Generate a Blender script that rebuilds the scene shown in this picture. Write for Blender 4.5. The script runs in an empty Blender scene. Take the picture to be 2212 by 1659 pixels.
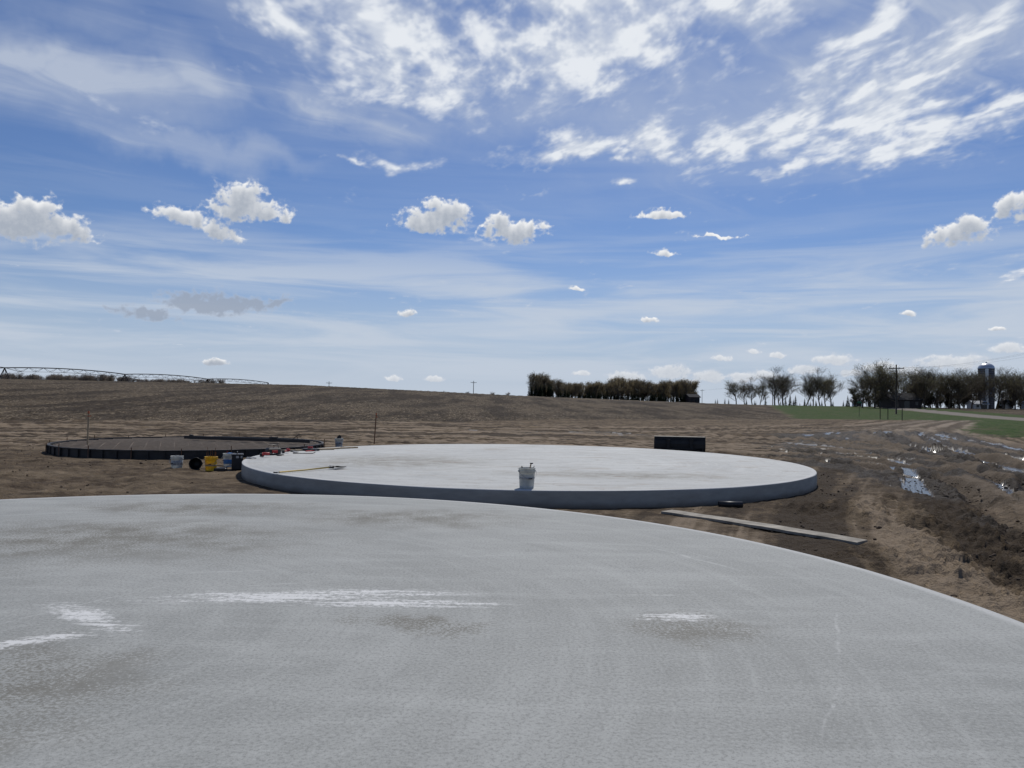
import bpy, math, random
import numpy as np
from mathutils import Vector, Matrix
random.seed(7); np.random.seed(7)
S=bpy.context.scene
S.view_settings.view_transform='Standard'
S.view_settings.look='None'
S.view_settings.exposure=0

# ------------------------------------------------------------------ node helper
class G:
    def __init__(s,tree): s.t=tree; s.n=tree.nodes; s.l=tree.links
    def new(s,t,**k):
        n=s.n.new(t)
        for a,b in k.items(): setattr(n,a,b)
        return n
    def put(s,sock,v):
        if v is None: return
        if isinstance(v,bpy.types.NodeSocket): s.l.new(v,sock)
        else: sock.default_value=v
    def m(s,op,a,b=None,c=None,clamp=False):
        n=s.new('ShaderNodeMath',operation=op,use_clamp=clamp)
        s.put(n.inputs[0],a); s.put(n.inputs[1],b)
        if c is not None: s.put(n.inputs[2],c)
        return n.outputs[0]
    def vm(s,op,a,b=None,sc=None):
        n=s.new('ShaderNodeVectorMath',operation=op)
        s.put(n.inputs[0],a); s.put(n.inputs[1],b)
        if sc is not None: s.put(n.inputs['Scale'],sc)
        return n.outputs['Value'] if op in('LENGTH','DOT_PRODUCT') else n.outputs[0]
    def map(s,v,loc=(0,0,0),rot=(0,0,0),sc=(1,1,1),typ='POINT'):
        n=s.new('ShaderNodeMapping',vector_type=typ)
        s.put(n.inputs[0],v); n.inputs[1].default_value=loc; n.inputs[2].default_value=rot; n.inputs[3].default_value=sc
        return n.outputs[0]
    def noise(s,v,scale=5,detail=4,rough=.5,dist=0,col=False):
        n=s.new('ShaderNodeTexNoise'); s.put(n.inputs['Vector'],v)
        n.inputs['Scale'].default_value=scale; n.inputs['Detail'].default_value=detail
        n.inputs['Roughness'].default_value=rough; n.inputs['Distortion'].default_value=dist
        return n.outputs['Color' if col else 'Fac']
    def mr(s,v,a,b,c=0.,d=1.,smooth=True):
        n=s.new('ShaderNodeMapRange'); n.interpolation_type='SMOOTHSTEP' if smooth else 'LINEAR'
        s.put(n.inputs[0],v)
        for i,x in enumerate((a,b,c,d)): s.put(n.inputs[i+1],x)
        return n.outputs[0]
    def mix(s,f,a,b,bt='MIX'):
        n=s.new('ShaderNodeMix',data_type='RGBA',blend_type=bt)
        s.put(n.inputs[0],f)
        for i,x in ((6,a),(7,b)):
            if isinstance(x,(tuple,list)) and len(x)==3: x=(*x,1)
            s.put(n.inputs[i],x)
        return n.outputs[2]
    def attr(s,name):
        return s.new('ShaderNodeAttribute',attribute_name=name).outputs['Fac']
    def blobs(s,p,bl):
        cur=None
        for (x,y,w,h,r) in bl:
            q=s.map(p,(x,y,0),(0,0,r),(w,h,1),'TEXTURE')
            L=s.vm('LENGTH',q)
            cur=L if cur is None else s.m('MINIMUM',cur,L)
        return cur

def mat(name,col=(.5,.5,.5),rough=.8,metal=0,var=.15,scale=8,bump=0,spec=.4,bscale=None,trans=0):
    M=bpy.data.materials.new(name); M.use_nodes=True
    g=G(M.node_tree); b=g.n['Principled BSDF']
    tc=g.new('ShaderNodeTexCoord').outputs['Object']
    n=g.noise(tc,scale,4,.6)
    f=g.mr(n,.3,.7,1-var,1+var,False)
    cm=g.vm('SCALE',(col[0],col[1],col[2]),None,f)
    g.l.new(cm,b.inputs['Base Color'])
    b.inputs['Roughness'].default_value=rough; b.inputs['Metallic'].default_value=metal
    b.inputs['Specular IOR Level'].default_value=spec
    if bump:
        bn=g.new('ShaderNodeBump'); bn.inputs['Strength'].default_value=bump; bn.inputs['Distance'].default_value=.02
        g.l.new(g.noise(tc,bscale or scale*6,4,.6),bn.inputs['Height']); g.l.new(bn.outputs[0],b.inputs['Normal'])
    if trans:
        t=g.new('ShaderNodeBsdfTranslucent'); g.l.new(cm,t.inputs[0]); mx=g.new('ShaderNodeMixShader'); mx.inputs[0].default_value=trans
        g.l.new(b.outputs[0],mx.inputs[1]); g.l.new(t.outputs[0],mx.inputs[2]); g.l.new(mx.outputs[0],g.n['Material Output'].inputs[0])
    return M

# ------------------------------------------------------------------ mesh builder
class MB:
    def __init__(s): s.v=[];s.f=[];s.mi=[];s.sm=[]
    def add(s,v,f,m=0,M=None,smooth=False):
        o=len(s.v)
        if M is not None: v=[tuple(M@Vector(p)) for p in v]
        s.v+= [tuple(p) for p in v]; s.f+=[tuple(i+o for i in q) for q in f]; s.mi+=[m]*len(f); s.sm+=[smooth]*len(f)
    def box(s,c,d,m=0,rz=0,M=None,ch=0.):
        x,y,z=[k/2 for k in d]
        b=min(x,y,z)*ch
        v=[]
        if b<=0:
            v=[(i*x,j*y,k*z) for i in(-1,1) for j in(-1,1) for k in(-1,1)]
            f=[(0,1,3,2),(4,6,7,5),(0,4,5,1),(2,3,7,6),(0,2,6,4),(1,5,7,3)]
        else:
            prof=[(-x+b,-y),(x-b,-y),(x,-y+b),(x,y-b),(x-b,y),(-x+b,y),(-x,y-b),(-x,-y+b)]
            inn=[(px*(x-b)/x,py*(y-b)/y) for px,py in prof]
            v=[(px,py,-z) for px,py in inn]+[(px,py,-z+b) for px,py in prof]+[(px,py,z-b) for px,py in prof]+[(px,py,z) for px,py in inn]
            f=[tuple(range(7,-1,-1)),tuple(range(24,32))]
            for L in range(3):
                for i in range(8):
                    j=(i+1)%8; f.append((L*8+i,L*8+j,L*8+8+j,L*8+8+i))
        T=Matrix.Translation(c)@Matrix.Rotation(rz,4,'Z')
        if M is not None: T=M@T
        s.add(v,f,m,T)
    def lathe(s,prof,n=32,m=0,M=None,smooth=True):
        v=[];f=[]
        for r,z in prof:
            for i in range(n):
                a=2*math.pi*i/n; v.append((r*math.cos(a),r*math.sin(a),z))
        for k in range(len(prof)-1):
            for i in range(n):
                j=(i+1)%n; f.append((k*n+i,k*n+j,(k+1)*n+j,(k+1)*n+i))
        s.add(v,f,m,M,smooth)
    def tube(s,pts,r,n=8,m=0,M=None,smooth=True,cap=True):
        pts=[Vector(p) for p in pts]; rr=r if isinstance(r,(list,tuple)) else [r]*len(pts)
        v=[];f=[]
        for k,p in enumerate(pts):
            t=(pts[min(k+1,len(pts)-1)]-pts[max(k-1,0)]).normalized()
            up=Vector((0,0,1)) if abs(t.z)<.9 else Vector((1,0,0))
            a=t.cross(up).normalized(); b=t.cross(a)
            for i in range(n):
                q=2*math.pi*i/n; v.append(p+(a*math.cos(q)+b*math.sin(q))*rr[k])
        for k in range(len(pts)-1):
            for i in range(n):
                j=(i+1)%n; f.append((k*n+i,k*n+j,(k+1)*n+j,(k+1)*n+i))
        if cap and n>2:
            f.append(tuple(range(n))); f.append(tuple(range((len(pts)-1)*n+n-1,(len(pts)-1)*n-1,-1)))
        s.add(v,f,m,M,smooth)
    def mesh(s,name,mats):
        me=bpy.data.meshes.new(name); me.from_pydata(s.v,[],s.f)
        for x in mats: me.materials.append(x)
        me.polygons.foreach_set('material_index',s.mi); me.polygons.foreach_set('use_smooth',s.sm)
        me.update(); return me
    def obj(s,name,mats,loc=(0,0,0),rz=0,rot=None):
        return place(name,s.mesh(name,mats),loc,rz,rot)
def place(name,me,loc=(0,0,0),rz=0,rot=None,sc=None):
    o=bpy.data.objects.new(name,me); S.collection.objects.link(o); o.location=loc
    o.rotation_euler=rot if rot else (0,0,rz)
    if sc: o.scale=sc if isinstance(sc,(tuple,list)) else (sc,)*3
    return o

# ------------------------------------------------------------------ camera
cam=bpy.data.cameras.new('camera'); co=bpy.data.objects.new('camera',cam); S.collection.objects.link(co)
cam.sensor_width=36; cam.lens=27.03; cam.clip_start=.05; cam.clip_end=12000
co.matrix_world=Matrix.Translation((0,0,1.58))@Matrix.Rotation(math.radians(91.33),4,'X')@Matrix.Rotation(math.radians(.9),4,'Z')
S.camera=co

# ------------------------------------------------------------------ light
SUN_EL=math.radians(52); SUN_AZ=math.radians(14)
sd=Vector((math.sin(SUN_AZ)*math.cos(SUN_EL),math.cos(SUN_AZ)*math.cos(SUN_EL),math.sin(SUN_EL)))
sl=bpy.data.lights.new('sun','SUN'); sl.energy=3.2; sl.angle=math.radians(.53); sl.color=(1,.96,.9)
so=bpy.data.objects.new('sun',sl); S.collection.objects.link(so)
so.rotation_euler=sd.to_track_quat('Z','Y').to_euler(); so.location=(0,0,40)

# ------------------------------------------------------------------ numpy noise
def hsh(ix,iy,sd):
    n=(ix*374761393+iy*668265263+sd*144269504)&0xffffffff
    n=((n^(n>>13))*1274126177)&0xffffffff
    return ((n^(n>>16))&0xffff)/65535.
def vn(x,y,sd=0):
    ix=np.floor(x).astype(np.int64); iy=np.floor(y).astype(np.int64); fx=x-ix; fy=y-iy
    fx=fx*fx*(3-2*fx); fy=fy*fy*(3-2*fy)
    a=hsh(ix,iy,sd);b=hsh(ix+1,iy,sd);c_=hsh(ix,iy+1,sd);d=hsh(ix+1,iy+1,sd)
    return (a*(1-fx)+b*fx)*(1-fy)+(c_*(1-fx)+d*fx)*fy
def fbm(x,y,o=4,sd=0,g=.55):
    r=0;a=.5;t=0
    for i in range(o):
        cx,sx=math.cos(i*.9),math.sin(i*.9)
        r=r+a*vn((x*cx-y*sx)*2**i+i*17.3,(x*sx+y*cx)*2**i-i*9.1,sd+i); t+=a; a*=g
    return r/t
def sfbm(x,y,o=4,sd=0,g=.55):
    r=0;a=.5;t=0
    for i in range(o):
        r=r+a*vn(x*2**i+i*17.3,y*2**i-i*9.1,sd+i); t+=a; a*=g
    return r/t
def ss(x,a,b):
    t=np.clip((x-a)/(b-a),0,1); return t*t*(3-2*t)
def grid_mesh(name,co_,q,tri=None):
    me=bpy.data.meshes.new(name); me.vertices.add(len(co_)); me.vertices.foreach_set('co',co_.astype(np.float32).ravel())
    idx=q.ravel(); ls=np.arange(len(q))*4
    if tri is not None: idx=np.concatenate([idx,tri.ravel()]); ls=np.concatenate([ls,len(q)*4+np.arange(len(tri))*3])
    me.loops.add(len(idx)); me.loops.foreach_set('vertex_index',idx.astype(np.int32))
    me.polygons.add(len(ls)); me.polygons.foreach_set('loop_start',ls.astype(np.int32))
    me.polygons.foreach_set('use_smooth',np.ones(len(ls),bool)); me.update(calc_edges=True); return me
def fattr(me,n_,arr):
    t=me.attributes.new(n_,'FLOAT','POINT'); t.data.foreach_set('value',np.asarray(arr,dtype=np.float32).ravel())

# ------------------------------------------------------------------ world : sky
W=bpy.data.worlds.new('World'); S.world=W; W.use_nodes=True
g=G(W.node_tree); bg=g.n['Background']; bg.inputs[1].default_value=.1
sky=g.new('ShaderNodeTexSky',sky_type='NISHITA'); sky.sun_disc=False
sky.sun_elevation=SUN_EL; sky.sun_rotation=SUN_AZ; sky.altitude=300; sky.air_density=1.; sky.dust_density=.6; sky.ozone_density=2.5
D=g.new('ShaderNodeTexCoord').outputs['Generated']
sp=g.new('ShaderNodeSeparateXYZ'); g.l.new(D,sp.inputs[0]); X,Y,Z=sp.outputs
c=g.mix(1.,sky.outputs[0],(.47,.57,.76),'MULTIPLY')
nv=g.noise(g.map(D,rot=(0,math.radians(3),0),sc=(1.3,1.3,15)),2.4,5,.56,.5)
c=g.mix(g.mr(Z,-.02,.21,.96,0),c,(4.4,5.3,6.7))
c=g.mix(g.mr(Z,-.01,.07,.85,0),c,(5.3,5.95,6.8))
bandv=g.m('MULTIPLY',g.mr(Z,.0,.07,.5,1),g.mr(Z,.13,.235,1,.12))
c=g.mix(g.m('MULTIPLY',bandv,g.mr(nv,.36,.66,.05,.78)),c,(5.6,6.2,7.1))
g.l.new(c,bg.inputs[0])

# ------------------------------------------------------------------ clouds (distant layer)
def B(a,b,w,h,t=0):
    a/=1000; b/=1000; c=1/math.sqrt(1+a*a)
    return (math.atan(a),math.atan(b*c),w/1000*c*c,h/1000*c,math.radians(t))
cum=[B(-655,222,70,31),B(-590,214,48,24),B(-628,240,40,22),B(-450,236,40,14,-13),B(-415,226,40,15,-13),B(-385,216,36,13,-10),B(-362,250,44,28),B(-352,262,28,22),B(-320,243,30,15),
 B(-115,232,46,20),B(-88,243,30,18),B(-98,258,17,8),B(0,222,46,17),B(-16,233,24,13),B(22,225,28,13),B(190,247,34,9),
 B(583,228,50,15),B(560,222,30,12),B(604,240,26,17),B(650,268,36,14,20),B(690,275,42,15,20),B(199,195,18,7),B(266,219,34,4),B(668,252,16,8),
 B(-139,114,12,6),B(81,150,14,4),B(176,108,14,4),B(-386,44,20,6),B(632,104,12,4),B(514,122,12,4)]
low=[B(147,34,26,10),B(205,40,30,12),B(256,35,24,10),B(298,35,19,9),B(330,40,18,8),B(418,61,32,9),B(575,60,52,12),B(647,80,29,8),B(346,66,14,5),
 B(-100,28,13,5),B(-154,28,13,5),B(274,60,14,5),B(316,70,11,4),B(480,52,24,9),B(690,55,32,10),B(90,38,13,4),B(380,46,20,7),B(520,46,22,8),B(230,28,20,6),B(440,44,20,6)]
dark=[B(-392,122,76,17),B(-478,107,46,11,-6),B(-330,124,34,10)]
alto=[B(-160,480,165,46,-22),B(-140,448,85,40),B(75,478,115,52),B(110,575,220,50),B(-130,560,150,45,-20),B(350,395,130,30,28),B(470,400,130,38,22),B(560,455,150,36,25),B(430,490,70,26,25),B(670,480,90,50,30),B(600,380,80,18,15),B(520,370,90,22,10),
 B(-150,322,66,13,4),B(55,330,105,19),B(175,338,70,24),B(110,312,30,8),B(322,312,40,8,12),B(-210,312,36,7,-8),B(30,280,30,5),B(125,280,26,5),B(640,190,70,9,3),
 B(-290,505,60,26,-15),B(250,550,90,40)]
faint=[B(-460,425,90,50),B(-570,395,170,46,4),B(-255,400,75,34),B(-640,430,70,26),B(0,400,340,55,0),B(-200,480,330,80,-10),B(400,430,350,95,15),B(-420,330,170,18,-3),B(150,380,220,60),B(300,560,400,60),B(-600,520,120,50,-15)]
st=.00105
az=np.arange(-.66,.66,st); el=np.arange(-.004,.60,st)
E_,A_=np.meshgrid(el,az,indexing='ij')
def F(x,y,bl,flat=1.):
    r=np.full(x.shape,9.)
    for cx,cy,w,h,t in bl:
        dx=x-cx; dy=y-cy; c_,s_=math.cos(t),math.sin(t)
        u=(dx*c_+dy*s_)/w; v=(-dx*s_+dy*c_)/h
        v=np.where(v<0,v*flat,v)
        r=np.minimum(r,np.sqrt(u*u+v*v))
    return r
wx=fbm(A_*45,E_*45,4,3)-.5; wy=fbm(A_*45+50,E_*45,4,9)-.5
size=np.clip(E_/.22,.22,1)
bil=1-np.abs(2*fbm(A_*70,E_*95,4,21,.52)-1)*1.8
def cum_d(bl): 
    return (1.06-F(A_+wx*.030*size,E_+wy*.022*size,bl,1.35))+(bil-.62)*.45
def light(d,kk):
    od=np.zeros_like(d); thick=np.clip(d+.1,0,1.2)*(.7+.6*bil)
    for k in range(1,18):
        sft=np.zeros_like(d); sft[:-k]=thick[k:]; od+=sft/(size*14)
    return np.exp(-od*kk)
d0=cum_d(cum); shd=light(d0,2.3)
d1=cum_d(low)+.15
shd=np.where(d1>d0,.35+.5*light(d1,1.2),shd)
Fd=F(A_+wx*.03,E_+wy*.02,dark,1.2); dd=(1.2-Fd)+(bil-.62)*.5
w2x=fbm(A_*9,E_*9,6,41)-.5; w2y=fbm(A_*9+9,E_*9,6,47)-.5
Fa=F(A_+w2x*.15,E_+w2y*.085,alto); Ff=F(A_+w2x*.18,E_+w2y*.09,faint)
zz=np.maximum(np.sin(E_),0)+.06
qx=np.sin(A_)*np.cos(E_)/zz; qy=np.cos(A_)*np.cos(E_)/zz
def rotq(d,sx,sy):
    c_,s_=math.cos(math.radians(d)),math.sin(math.radians(d)); return (qx*c_-qy*s_)*sx,(qx*s_+qy*c_)*sy
wq1=(fbm(qx*1.5,qy*1.5,4,61)-.5)*.5; 
x_,y_=rotq(25,1,.5); na_n=sfbm(x_*3.6+wq1,y_*3.6+wq1,8,51,.62)
x_,y_=rotq(-15,1,.6); nb_n=fbm(x_*19+wq1*8,y_*19,4,55,.6)
x_,y_=rotq(35,1,.22); nf_n=sfbm(x_*2.2+wq1*3,y_*2.2+wq1,8,58,.6)
x_,y_=rotq(52,1,.2); ng_n=sfbm(x_*5+wq1*5,y_*5,7,66,.6)
ta=na_n*.66+nb_n*.44-np.minimum(Fa,1.6)*.30
da_n=ss(ta,.19,.56)*.95
df_n=ss(Ff,1.4,.1)*(.12+.32*ss(nf_n,.32,.68)+.32*ss(ng_n,.42,.72))
wisp=.26*ss(ng_n,.52,.8)*ss(E_,.2,.3)
df_n=np.clip(df_n+wisp,0,.8)
Rd=8000
cv=np.column_stack([(Rd*np.sin(A_)*np.cos(E_)).ravel(),(Rd*np.cos(A_)*np.cos(E_)).ravel(),(Rd*np.sin(E_)+1.58).ravel()])
ne_,na0=A_.shape
i=np.arange(ne_-1)[:,None]*na0; j=np.arange(na0-1)[None,:]
me=grid_mesh('clouds',cv,np.stack([i+j,i+na0+j,i+na0+j+1,i+j+1],-1).reshape(-1,4))
edge=ss(.66-np.abs(A_),0,.04)*ss(.596-E_,0,.05)
for n_,a_ in (('cum',d0),('low',d1),('lit',shd),('dark',dd),('alto',da_n*edge),('puff',nb_n),('faint',df_n*edge),('edge',edge)): fattr(me,n_,a_)
place('clouds',me)
M=bpy.data.materials.new('cloud_layer'); M.use_nodes=True; M.cycles.emission_sampling='NONE'
g=G(M.node_tree); g.n.remove(g.n['Principled BSDF']); out=g.n['Material Output']
pos=g.new('ShaderNodeNewGeometry').outputs['Position']; Dn=g.vm('SCALE',pos,None,1/8000.)
E=g.attr('edge')
nfc=g.m('SUBTRACT',g.noise(Dn,190,3,.62),.5)
da=g.attr('alto'); df=g.attr('faint')
dk=g.m('MULTIPLY',g.mr(g.m('ADD',g.attr('dark'),g.m('MULTIPLY',nfc,.7)),0,.7,0,.85),E)
dc_=g.m('MULTIPLY',g.mr(g.m('ADD',g.attr('cum'),g.m('MULTIPLY',nfc,.75)),-.06,.50),E)
dl_=g.m('MULTIPLY',g.mr(g.m('ADD',g.attr('low'),g.m('MULTIPLY',nfc,.6)),-.02,.6,0,.92),E)
acol=g.mix(g.mr(g.attr('puff'),.35,.65),(6.2,6.7,7.6),(8.3,8.6,9.0))
col=g.mix(da,(5.0,5.6,6.7),acol)
col=g.mix(dk,col,(3.0,3.5,4.4))
lit=g.m('ADD',g.attr('lit'),g.m('MULTIPLY',nfc,.35),clamp=True)
wc=g.mix(lit,(3.9,4.35,5.1),(9.4,9.45,9.5))
col=g.mix(dl_,col,g.mix(.18,wc,(6.6,7.1,7.7)))
col=g.mix(dc_,col,wc)
inv=g.m('SUBTRACT',1.,df)
for a_ in (da,dk,dl_,dc_): inv=g.m('MULTIPLY',inv,g.m('SUBTRACT',1.,a_))
al=g.m('SUBTRACT',1.,inv,clamp=True)
em=g.new('ShaderNodeEmission'); g.l.new(col,em.inputs[0]); em.inputs[1].default_value=.1
tr=g.new('ShaderNodeBsdfTransparent'); mx=g.new('ShaderNodeMixShader')
g.l.new(al,mx.inputs[0]); g.l.new(tr.outputs[0],mx.inputs[1]); g.l.new(em.outputs[0],mx.inputs[2]); g.l.new(mx.outputs[0],out.inputs[0])
me.materials.append(M)

# ------------------------------------------------------------------ terrain
GZ=-.32
def base_h(x,y):
    x=np.asarray(x,float); y=np.asarray(y,float)
    r=np.hypot(x,y); A=np.arctan2(x,y)
    H=np.interp(A,np.arctan([-9,-.66,-.275,-.124,0,.117,.237,.32,5]),[4.9,5.0,5.25,4.4,3.6,3.1,2.5,2.2,2.2])
    H=H*(1-ss(np.abs(A),1.2,1.7))
    s0=np.interp(A,[-.6,0,.23,.4],[52,60,85,150]); s1=np.interp(A,[-.6,0,.23,.4],[190,200,240,330])
    z=GZ+H*np.clip(.5*ss(r,s0,s1)+.5*np.clip((r-s0)/(s1-s0),0,1)**1.15,0,1)
    z=z-3*ss(r,330,800)*(1-ss(A,-.05,.2))
    return z
def gh(x,y): return float(base_h(x,y))
C1=(-3.6,5.30,7.45); C2=(.45,21.3,7.45); C3=(-11.4,27.7,4.45)
def catmull(pts,n=10):
    P_=[np.array(p,float) for p in pts]; P_=[2*P_[0]-P_[1]]+P_+[2*P_[-1]-P_[-2]]; out=[]
    for i in range(1,len(P_)-2):
        for k in range(n):
            t=k/n; a,b,c_,d=P_[i-1:i+3]
            out.append(.5*((2*b)+(-a+c_)*t+(2*a-5*b+4*c_-d)*t*t+(-a+3*b-3*c_+d)*t**3))
    out.append(P_[-2]); return np.array(out)
paths={
 'A':catmull([(-45,40),(-25,45),(-6,50),(9,48),(17,40),(17,29),(12.5,18.5),(9.5,12),(7.5,6)],8),
 'B':catmull([(13,6),(15,13),(18,21),(20.5,30),(24,42),(34,64),(56,100),(81,136),(100,155)],8),
 'C':catmull([(-55,46),(-25,52),(-2,56),(14,58),(30,68),(52,98),(78,136)],8),
 'D':catmull([(-30,36),(-18,37),(-5,36),(6,34),(13,29),(14.5,20),(11.5,12)],8)}
ang=np.concatenate([np.linspace(-math.pi,-math.radians(46),70,endpoint=False),np.linspace(-math.radians(46),math.radians(46),860,endpoint=False),np.linspace(math.radians(46),math.pi,70,endpoint=False)])
def geo(a,b,k): return np.exp(np.arange(math.log(a),math.log(b),k))
rad=np.concatenate([geo(1.5,6,.08),geo(6,40,.0052),geo(40,240,.010),geo(240,9000,.05),[9000.]])
na_,nr=len(ang),len(rad)
R_,A_=np.meshgrid(rad,ang,indexing='ij')
gx=(R_*np.sin(A_)).ravel(); gy=(R_*np.cos(A_)).ravel(); gr=R_.ravel()
gz=base_h(gx,gy)
def pl(path,x,y):
    bd=np.full(x.shape,1e9); lat=np.zeros(x.shape); al=np.zeros(x.shape); s=0
    for i in range(len(path)-1):
        a=path[i];b=path[i+1];d=b-a;L=np.hypot(*d);u=d/L
        t=np.clip((x-a[0])*u[0]+(y-a[1])*u[1],0,L)
        dx=x-a[0]-u[0]*t; dy=y-a[1]-u[1]*t; dd_=np.hypot(dx,dy); sg=np.sign(dx*u[1]-dy*u[0])
        m=dd_<bd; bd[m]=dd_[m]; lat[m]=(dd_*sg)[m]; al[m]=(s+t)[m]; s+=L
    return lat,al
near=gr<190; nx=gx[near]; ny=gy[near]
dry=np.zeros(nx.shape); rut=np.zeros(nx.shape); dz=np.zeros(nx.shape); tread=np.zeros(nx.shape); swath=np.zeros(nx.shape)
lats={}; band=np.zeros(nx.shape); bw=np.full(nx.shape,.03)
for k,p in paths.items():
    lat,al=pl(p,nx,ny); lats[k]=(lat,al)
    W_= {'A':3.6,'B':4.2,'C':3.4,'D':2.6}[k]
    dry=np.maximum(dry,ss(np.abs(lat),W_*1.25,W_*.6))
    w_=np.exp(-(np.abs(lat)/5.)**2)+.02/(1+np.abs(lat)*.2)
    band+=w_*(sfbm(lat*1.15+(vn(al*.05,al*0,3)-.5)*2,al*.045,5,ord(k),.8)-.5); bw+=w_
    rs=np.random.RandomState(ord(k)); 
    wob0=(vn(al*.05,al*0+1.3,ord(k)+5)-.5)*1.6
    for (o_,a_,ww) in ((-3.6,.20,.45),(-2.3,-.22,.5),(-1.2,.20,.4),(-.2,-.18,.35),(.9,.22,.45),(2.1,-.24,.5),(3.3,.20,.4),(4.4,-.16,.4)):
        swath+=a_*np.exp(-((lat-o_-wob0)/ww)**2)*(.55+.9*vn(al*.09,al*0+o_,ord(k)))
    for j in range(8 if k!='D' else 4):
        off=rs.uniform(-W_*.95,W_*.95); wob=(vn(al*.06,al*0+j*7.7,ord(k))-.5)*2.4
        w=rs.uniform(.17,.34)
        for sgn in(-.95,.95):
            q=np.abs(lat-off-wob-sgn)
            pr=np.exp(-(q/w)**2); rim=np.exp(-((q-w*1.8)/(w*.6))**2)
            dep=rs.uniform(.03,.09)
            dz+= -dep*pr+dep*.6*rim
            rut=np.maximum(rut,pr*rs.uniform(.5,1)); tread+= .014*pr*np.sign(np.sin(al*26))
band=band/bw+np.clip(swath,-.25,.25)*.75
mp=catmull([(9,9),(11.5,14),(13.5,19.5),(16,27),(18.5,36),(22,45),(29,58)],6)
lm,am=pl(mp,nx,ny); nm=fbm(nx*.22,ny*.22,4,5)
mudw=np.interp(am,[0,8,18,40,60],[1.2,3.0,4.8,5.0,2.2])
mud=ss(np.abs(lm)+(.5-nm)*5,mudw+2.2,mudw+.2)*ss(ny,8,13)
mp2=catmull([(13,41),(6,47),(-2,50)],6); lm2,_=pl(mp2,nx,ny)
mud=np.maximum(mud,.55*ss(np.abs(lm2)+(.5-nm)*8,2.6,.8))
mud=np.clip(mud*(.45+1.1*ss(band,.12,-.06)),0,1)
clod=ss(nx,2.2,5.5)*ss(ny,19,12); clod=np.maximum(clod,.5*mud)
f1=fbm(nx*.45,ny*.45,4,11)-.5; f2=fbm(nx*2.3,ny*2.3,3,23)-.5; f3=fbm(nx*7,ny*7,3,31)-.5
cl=np.clip(fbm(nx*6.5,ny*6.5,4,44,.65)-.47,0,1)
fade=ss(gr[near],170,70)
dz=dz*(.8+.9*mud)+tread*(.3+mud)+(.15*f1+.13*f2+.05*f3)*(1+.5*clod)+clod*(.38*cl+.06*f2)+.12*band
mask=np.ones(nx.shape)
for (cx,cy,cr) in (C1,C2,C3):
    d=np.hypot(nx-cx,ny-cy); mask*=.22+.78*ss(d,cr+.05,cr+1.6)
    dz+= .05*np.exp(-((d-cr-1.6)/.7)**2)*(cr>5)
pd=np.hypot(nx-3.8,ny-12.05); mask*=.25+.75*ss(pd,1.6,2.6)
dz*=fade*mask
lw,aw=lats['B']; s1_=fbm(aw*.10,lw*1.6,4,71); lw2,aw2=lats['A']; s2_=fbm(aw2*.10,lw2*1.6,4,75)
strip=np.where(np.abs(lw)<np.abs(lw2),s1_,s2_)
wet=ss(mud,.45,.85)*ss(strip+.06*rut,.635,.675)*ss(ny,12,15)
flat=ss(wet,.3,.7); dz=dz*(1-flat)+(-.06)*flat
gz[near]+=dz
def full(v,fill=0.):
    o=np.full(gx.shape,fill); o[near]=v; return o
DRY=full(dry);RUT=full(rut);MUD=full(mud);WET=full(flat);BAND=full(band)+.5
DRIVE=full(np.maximum(ss(np.abs(lats['B'][0]),5.2,3.4)*ss(ny,44,60),ss(np.abs(lats['C'][0]),4,2.4)*ss(nx,20,40)))
ne=(fbm(gx*.25,gy*.25,3,90)-.5)
fb=np.interp(gx,[-200,-60,-34,-4.4,7,42],[-30,37,51,68,83,112])
efr=42+.307*(gy-112)
FIELD=ss(gy-fb+ne*5,-.8,.8)*ss(efr-gx+ne*4,-1.5,1.5)
roadx=92+.307*(gy-137); rd=np.abs(gx-roadx)/math.hypot(1,.307)
ROAD=ss(rd+ne*1.0,4.6,3.6)*(gy>-200)
Bx=np.interp(gy,[-60,20,27,40,65,142,200],[22,19,20,23.5,34,81,120])
GR=ss(gx-Bx-4.5+ne*6,-.8,1.2)*ss(gy+ne*10,33,38)
GR=np.maximum(GR,ss(gx-efr+ne*4,-1,1)*ss(gy-112-(gx-42)*.35+ne*8,0,3))
GR=GR*(1-ss(gx-roadx,13,15))
GR=np.maximum(GR,ss(gr,330,420)*.75*ss(fbm(gx*.006,gy*.004,3,7),.42,.55))
FIELD=np.maximum(FIELD*(1-GR),ss(gx-roadx,13,15)*(gy>20))
RIM=ss(np.hypot(gx-C3[0],gy-C3[1]),C3[2],C3[2]-.1)
GR*=(1-ROAD)
fz=ss(gr,400,120)*FIELD*(.05*np.sin((gx*.45+gy*.9)*2*math.pi/.9)*(.4+1.2*fbm(gx*.8,gy*.8,2,3))+.20*(fbm(gx*1.1,gy*1.1,3,13)-.5))
gz+=fz
gz+=GR*ss(gr,300,100)*(.14*(fbm(gx*1.3,gy*1.3,3,15)))
gz+=.10*ROAD*ss(gr,30,60)
verts=np.column_stack([gx,gy,gz]); verts=np.vstack([verts,[0,0,GZ]])
i=np.arange(nr-1)[:,None]*na_; j=np.arange(na_)[None,:]; j2=(j+1)%na_
quads=np.stack([i+j,i+na_+j,i+na_+j2,i+j2],-1).reshape(-1,4)
tri=np.stack([np.full(na_,len(verts)-1),np.arange(na_),(np.arange(na_)+1)%na_],-1)
me=grid_mesh('ground',verts,quads,tri)
for nme,arr in (('dry',DRY),('rut',RUT),('mud',MUD),('wet',WET),('band',BAND),('drive',DRIVE),('field',FIELD),('grass',GR),('road',ROAD),('rim',RIM)): fattr(me,nme,np.append(arr,0))
place('ground',me)

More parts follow.
